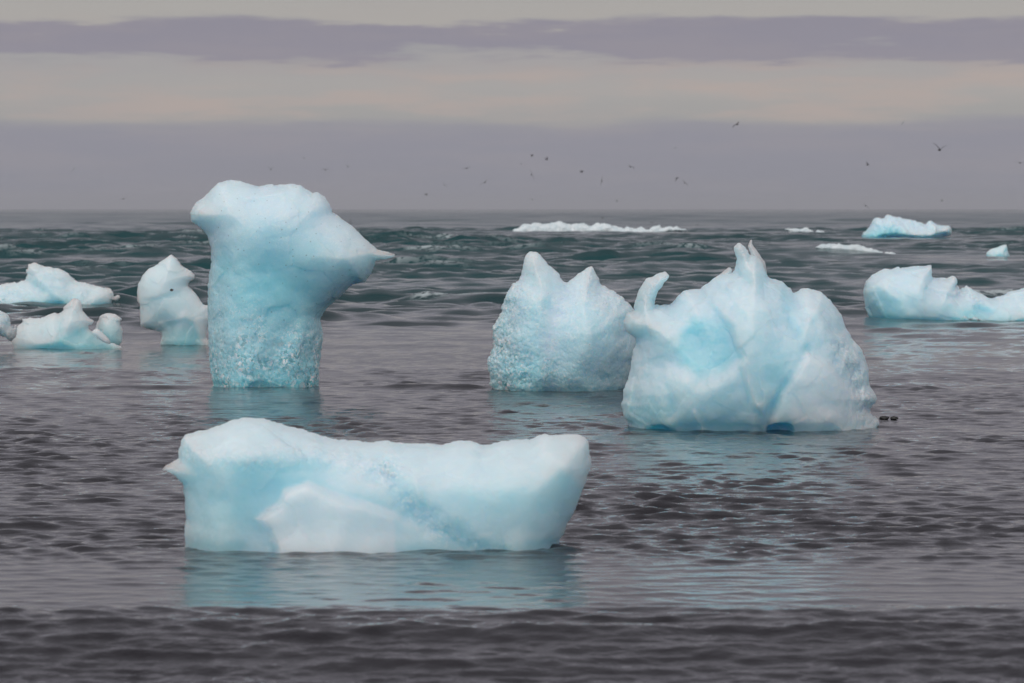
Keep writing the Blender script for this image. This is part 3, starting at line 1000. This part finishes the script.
POSES = {}
for nm, args in {'vee': (0.75, 0.02, 0.25), 'glide': (0.22, 0.06, 0.50), 'arch': (0.35, 0.10, 0.95), 'down': (-0.35, 0.04, 0.35)}.items():
    for mn, mt in (('dark', BIRD_DARK), ('pale', BIRD_PALE)):
        POSES[nm, mn] = gull_mesh('gull', *args, mt)
BIRDS = [  # px, py, span in px, pose, plumage, heading deg, bank deg, label
    (939.5, 150.0, 14.0, 'vee', 'dark', 80, -8, 'dark gull with both wings raised, largest bird in the sky, at right'),
    (737, 124.5, 9.0, 'arch', 'dark', 60, 35, 'dark gull with bent wings on the edge of the pale cloud band'),
    (466.7, 168.4, 7.5, 'arch', 'dark', 70, 12, 'dark arched gull, second of the line left of the middle sky'),
    (485, 182.3, 8.0, 'glide', 'dark', 75, 35, 'dark gull tilting down to the right, above the gap before the twin peaks'),
    (426, 194, 5.0, 'down', 'dark', 20, 0, 'small dark gull low over the horizon, right of the column'),
    (444.5, 185, 7.0, 'glide', 'pale', 80, -45, 'faint slanting gull between the two low dark gulls right of the column'),
    (521, 164, 5.0, 'glide', 'pale', 60, 0, 'pale gull just left of the stacked dark gulls in mid sky'),
    (532, 155, 5.5, 'down', 'dark', 10, 0, 'dark gull at the top of the mid sky cluster'),
    (546.5, 159.7, 6.0, 'vee', 'dark', 30, 10, 'dark gull at the right of the mid sky cluster'),
    (531.5, 174.7, 8.5, 'glide', 'dark', 85, -68, 'dark gull banked almost upright under the mid sky cluster'),
    (532.5, 199.7, 7.0, 'arch', 'pale', 85, 0, 'faint arched gull just over the horizon above the twin peaks'),
    (581.5, 171, 6.5, 'down', 'dark', 15, 0, 'plump dark gull flying head-on right of the mid sky cluster'),
    (602, 181, 7.5, 'glide', 'dark', 80, 80, 'dark gull banked upright above the right end of the long breaker'),
    (630.6, 167, 7.5, 'arch', 'dark', 70, -22, 'dark gull with bent wings alone between the clusters'),
    (617, 201.5, 5.0, 'vee', 'pale', 50, 0, 'faint gull low on the horizon over the long breaker'),
    (675, 148, 5.0, 'glide', 'pale', 40, 20, 'pale gull high above the pair of gulls over the largest iceberg'),
    (677, 178, 6.0, 'down', 'dark', 40, 30, 'dark compact gull, left one of the pair over the largest iceberg'),
    (684.7, 183, 7.0, 'glide', 'dark', 80, -42, 'thin slanting gull, right one of the pair over the largest iceberg'),
    (903, 123, 5.5, 'glide', 'pale', 60, 50, 'faint gull at the cloud edge left above the largest gull'),
    (867.5, 165, 5.5, 'vee', 'dark', 35, -15, 'small dark gull above the distant white iceberg'),
    (1020, 163, 8.0, 'glide', 'dark', 85, 0, 'dark gull seen level at the right edge of the sky'),
    (942, 201, 4.5, 'vee', 'pale', 40, 0, 'faint gull low over the right end of the distant white iceberg'),
    (865.6, 206, 6.5, 'glide', 'dark', 80, -38, 'slanting gull on the horizon line left of the distant white iceberg'),
    (74, 169, 7.0, 'glide', 'pale', 70, 50, 'pale faint gull alone in the far left sky'),
    (123.5, 199, 7.0, 'arch', 'dark', 75, 15, 'dark gull low on the horizon above the upright stacked chunk'),
    (270.8, 169.5, 7.0, 'vee', 'dark', 85, 0, 'dark gull hovering right above the top of the column'),
    (325.5, 170, 8.0, 'arch', 'dark', 85, 0, 'dark gull above the right shoulder of the column'),
    (348, 167, 7.0, 'vee', 'pale', 70, 0, 'whitish gull right of the dark one over the column shoulder'),
    (350.5, 222, 8.0, 'glide', 'dark', 80, 78, 'dark gull banked upright, skimming the sloping back of the column'),
    (405.5, 228.5, 4.5, 'down', 'dark', 60, 0, 'small dark gull skimming the waves beyond the column beak'),
    (304, 158, 5.0, 'glide', 'pale', 50, 0, 'very faint gull high over the column'),
    (602.5, 218.5, 4.0, 'vee', 'dark', 50, 0, 'tiny dark gull skimming over the middle of the long breaker'),
    (651.5, 222.5, 4.0, 'glide', 'dark', 60, -30, 'tiny dark gull skimming over the thin part of the long breaker'),
    (697, 224.5, 4.5, 'down', 'dark', 60, 0, 'tiny dark gull at the right tip of the long breaker'),
]
for px, py, span, pose, plum, head, bank, lab in BIRDS:
    o = bpy.data.objects.new('gull', POSES[pose, plum])
    COL.objects.link(o)
    Yb = min(1.05 * F_PX / span * 0.92, 560)
    sc = 1.35 * span * Yb / F_PX / 1.05
    if py > 215:
        Yb = min(Yb, 380)
        sc = 1.35 * span * Yb / F_PX / 1.05
    bx, bz = at_depth(px, py, Yb)
    o.location = (bx, Yb, bz)
    # heading 90 = flying straight at us with the wings across the view
    o.rotation_mode = 'XYZ'
    o.rotation_euler = (math.radians(bank), 0, math.radians(-head))
    o.scale = (sc, sc, sc)
    tag(o, lab, 'gull', 'gulls flying over the sea')

# ---------------------------------------------------------------- sea haze
hm = bpy.data.materials.new('haze')
hm.use_nodes = True
hm.node_tree.nodes.clear()
ho = hm.node_tree.nodes.new('ShaderNodeOutputMaterial')
hv = hm.node_tree.nodes.new('ShaderNodeVolumePrincipled')
hv.inputs['Color'].default_value = (0.82, 0.81, 0.86, 1)
hv.inputs['Density'].default_value = 0.00011
hm.node_tree.links.new(hv.outputs[0], ho.inputs['Volume'])
cx = [(x_, y_, z_) for z_ in (-1.0, 45.0) for x_, y_ in ((-60000, -60000), (60000, -60000), (60000, 60000), (-60000, 60000))]
hz = mesh_object('haze', cx, [(0, 3, 2, 1), (4, 5, 6, 7), (0, 1, 5, 4), (1, 2, 6, 5), (2, 3, 7, 6), (3, 0, 4, 7)], hm, smooth=False)
hz['kind'] = 'stuff'

# ---------------------------------------------------------------- sky, sun, camera
SUN_EL, SUN_AZ = math.radians(48), math.radians(205)     # azimuth clockwise from +Y
w = bpy.data.worlds.new('World')
scene.world = w
w.use_nodes = True
nt = w.node_tree
nt.nodes.clear()
g = NB(nt)
out = g.n('ShaderNodeOutputWorld')
bg = g.n('ShaderNodeBackground')
nt.links.new(bg.outputs[0], out.inputs['Surface'])
sky = g.n('ShaderNodeTexSky', sky_type='NISHITA', sun_disc=False)
sky.sun_elevation, sky.sun_rotation = SUN_EL, SUN_AZ
d = g.n('ShaderNodeTexCoord').outputs['Generated']
sx = g.n('ShaderNodeSeparateXYZ')
g.set(sx.inputs[0], d)
el = g.math('MULTIPLY', g.math('ARCSINE', sx.outputs[2]), 57.2958)
az = g.math('MULTIPLY', g.math('ARCTAN2', sx.outputs[0], sx.outputs[1]), 57.2958)
cmb = g.n('ShaderNodeCombineXYZ')
g.set(cmb.inputs[0], g.math('MULTIPLY', az, 0.30))
g.set(cmb.inputs[1], g.math('MULTIPLY', el, 2.4))
nz = g.noise(cmb.outputs[0], 1.0, 6, 0.58)
cmb2 = g.n('ShaderNodeCombineXYZ')
g.set(cmb2.inputs[0], g.math('MULTIPLY', az, 0.13))
g.set(cmb2.inputs[1], g.math('MULTIPLY', el, 0.22))
g.set(cmb2.inputs[2], 3.3)
nz2 = g.noise(cmb2.outputs[0], 1.0, 3, 0.5)
elw = g.math('ADD', el, g.math('MULTIPLY', g.math('SUBTRACT', nz, 0.5), g.math('MULTIPLY', g.rng(el, 1.4, 2.2, 0.36, 1.9), g.rng(el, 2.5, 2.85, 1, 0.25))))
elw = g.math('ADD', elw, g.math('MULTIPLY', g.math('SUBTRACT', nz2, 0.5), 0.42))
ramp = g.n('ShaderNodeValToRGB')
ramp.color_ramp.interpolation = 'EASE'
stops = [(0.0, (.258, .258, .298)), (0.35, (.264, .265, .318)), (1.10, (.276, .272, .326)), (1.22, (.292, .286, .330)), (1.37, (.362, .352, .346)), (1.75, (.402, .378, .366)),
         (2.05, (.384, .360, .362)), (2.34, (.270, .254, .310)), (2.80, (.266, .250, .306)), (2.90, (.405, .385, .368)), (3.6, (.36, .345, .35)),
         (4.5, (.28, .27, .30)), (6.0, (.31, .30, .33))]
cr = ramp.color_ramp
while len(cr.elements) < len(stops):
    cr.elements.new(0.5)
for e, (p_, c_) in zip(cr.elements, stops):
    e.position = p_ / 6.0
    e.color = c_ + (1,)
g.set(ramp.inputs[0], g.math('DIVIDE', elw, 6.0))
low = ramp.outputs[0]
# streaks inside the banks
band = g.math('MULTIPLY', g.rng(elw, 1.3, 1.45, 0, 1), g.rng(elw, 2.15, 2.35, 1, 0))
low = g.mix(g.math('MULTIPLY', g.math('ADD', band, 0.12), g.rng(nz, 0.42, 0.62, 0, 0.9)), low, (.450, .380, .352, 1))
low = g.mix(g.math('MULTIPLY', band, g.rng(nz2, 0.5, 0.7, 0, 0.6)), low, (.335, .340, .352, 1))
cmb3 = g.n('ShaderNodeVectorMath', operation='MULTIPLY')
g.set(cmb3.inputs[0], d)
cmb3.inputs[1].default_value = (2.0, 2.0, 4.0)
nz3 = g.noise(cmb3.outputs[0], 1.6, 5, 0.55)
high = g.mix(nz3, (0.80, 0.83, 0.88, 1), (1.15, 1.165, 1.19, 1))
lift = g.vmath('DOT_PRODUCT', d, (-0.20, -0.85, 0.487))
deck = g.mix(g.rng(el, 9, 24, 0, 1), (0.345, 0.328, 0.368, 1), (0.20, 0.195, 0.215, 1))
mid = g.mix(g.rng(lift, 0.0, 0.72, 0, 1), deck, high)
back = g.rng(sx.outputs[1], -0.1, 0.5, 1, 0)
cloud = g.mix(g.math('MAXIMUM', g.rng(el, 5.0, 6.0, 0, 1), back), low, mid)
cloud = g.mix(g.rng(el, -2.0, -0.3, 1, 0), cloud, (0.12, 0.12, 0.125, 1))
cl10 = g.n('ShaderNodeVectorMath', operation='SCALE')
g.set(cl10.inputs[0], cloud)
cl10.inputs['Scale'].default_value = 10.0
g.set(bg.inputs['Color'], g.mix(0.96, sky.outputs[0], cl10.outputs[0]))
bg.inputs['Strength'].default_value = 0.1

L = bpy.data.lights.new('sun', 'SUN')
L.energy = 0.6
L.angle = math.radians(25)
L.color = (1.0, 0.95, 0.88)
lo = bpy.data.objects.new('sun', L)
COL.objects.link(lo)
lo.location = (0, 0, 30)
lo.rotation_euler = (math.pi / 2 - SUN_EL, 0, -SUN_AZ + math.pi)

cam = bpy.data.cameras.new('camera')
cam.sensor_width, cam.lens = 36.0, 135.0
cam.clip_start, cam.clip_end = 0.1, 120000
cam.dof.use_dof = True
cam.dof.focus_distance = 46.0
cam.dof.aperture_fstop = 5.0
co = bpy.data.objects.new('camera', cam)
COL.objects.link(co)
co.location = (0, 0, CAM_H)
co.rotation_euler = (math.pi / 2 - PITCH, 0, 0)
scene.camera = co

vs = scene.view_settings
vs.view_transform, vs.look, vs.gamma, vs.exposure, vs.use_curve_mapping = 'Standard', 'None', 1.0, 0.0, False
scene.cycles.max_bounces = 8
scene.cycles.use_denoising = True
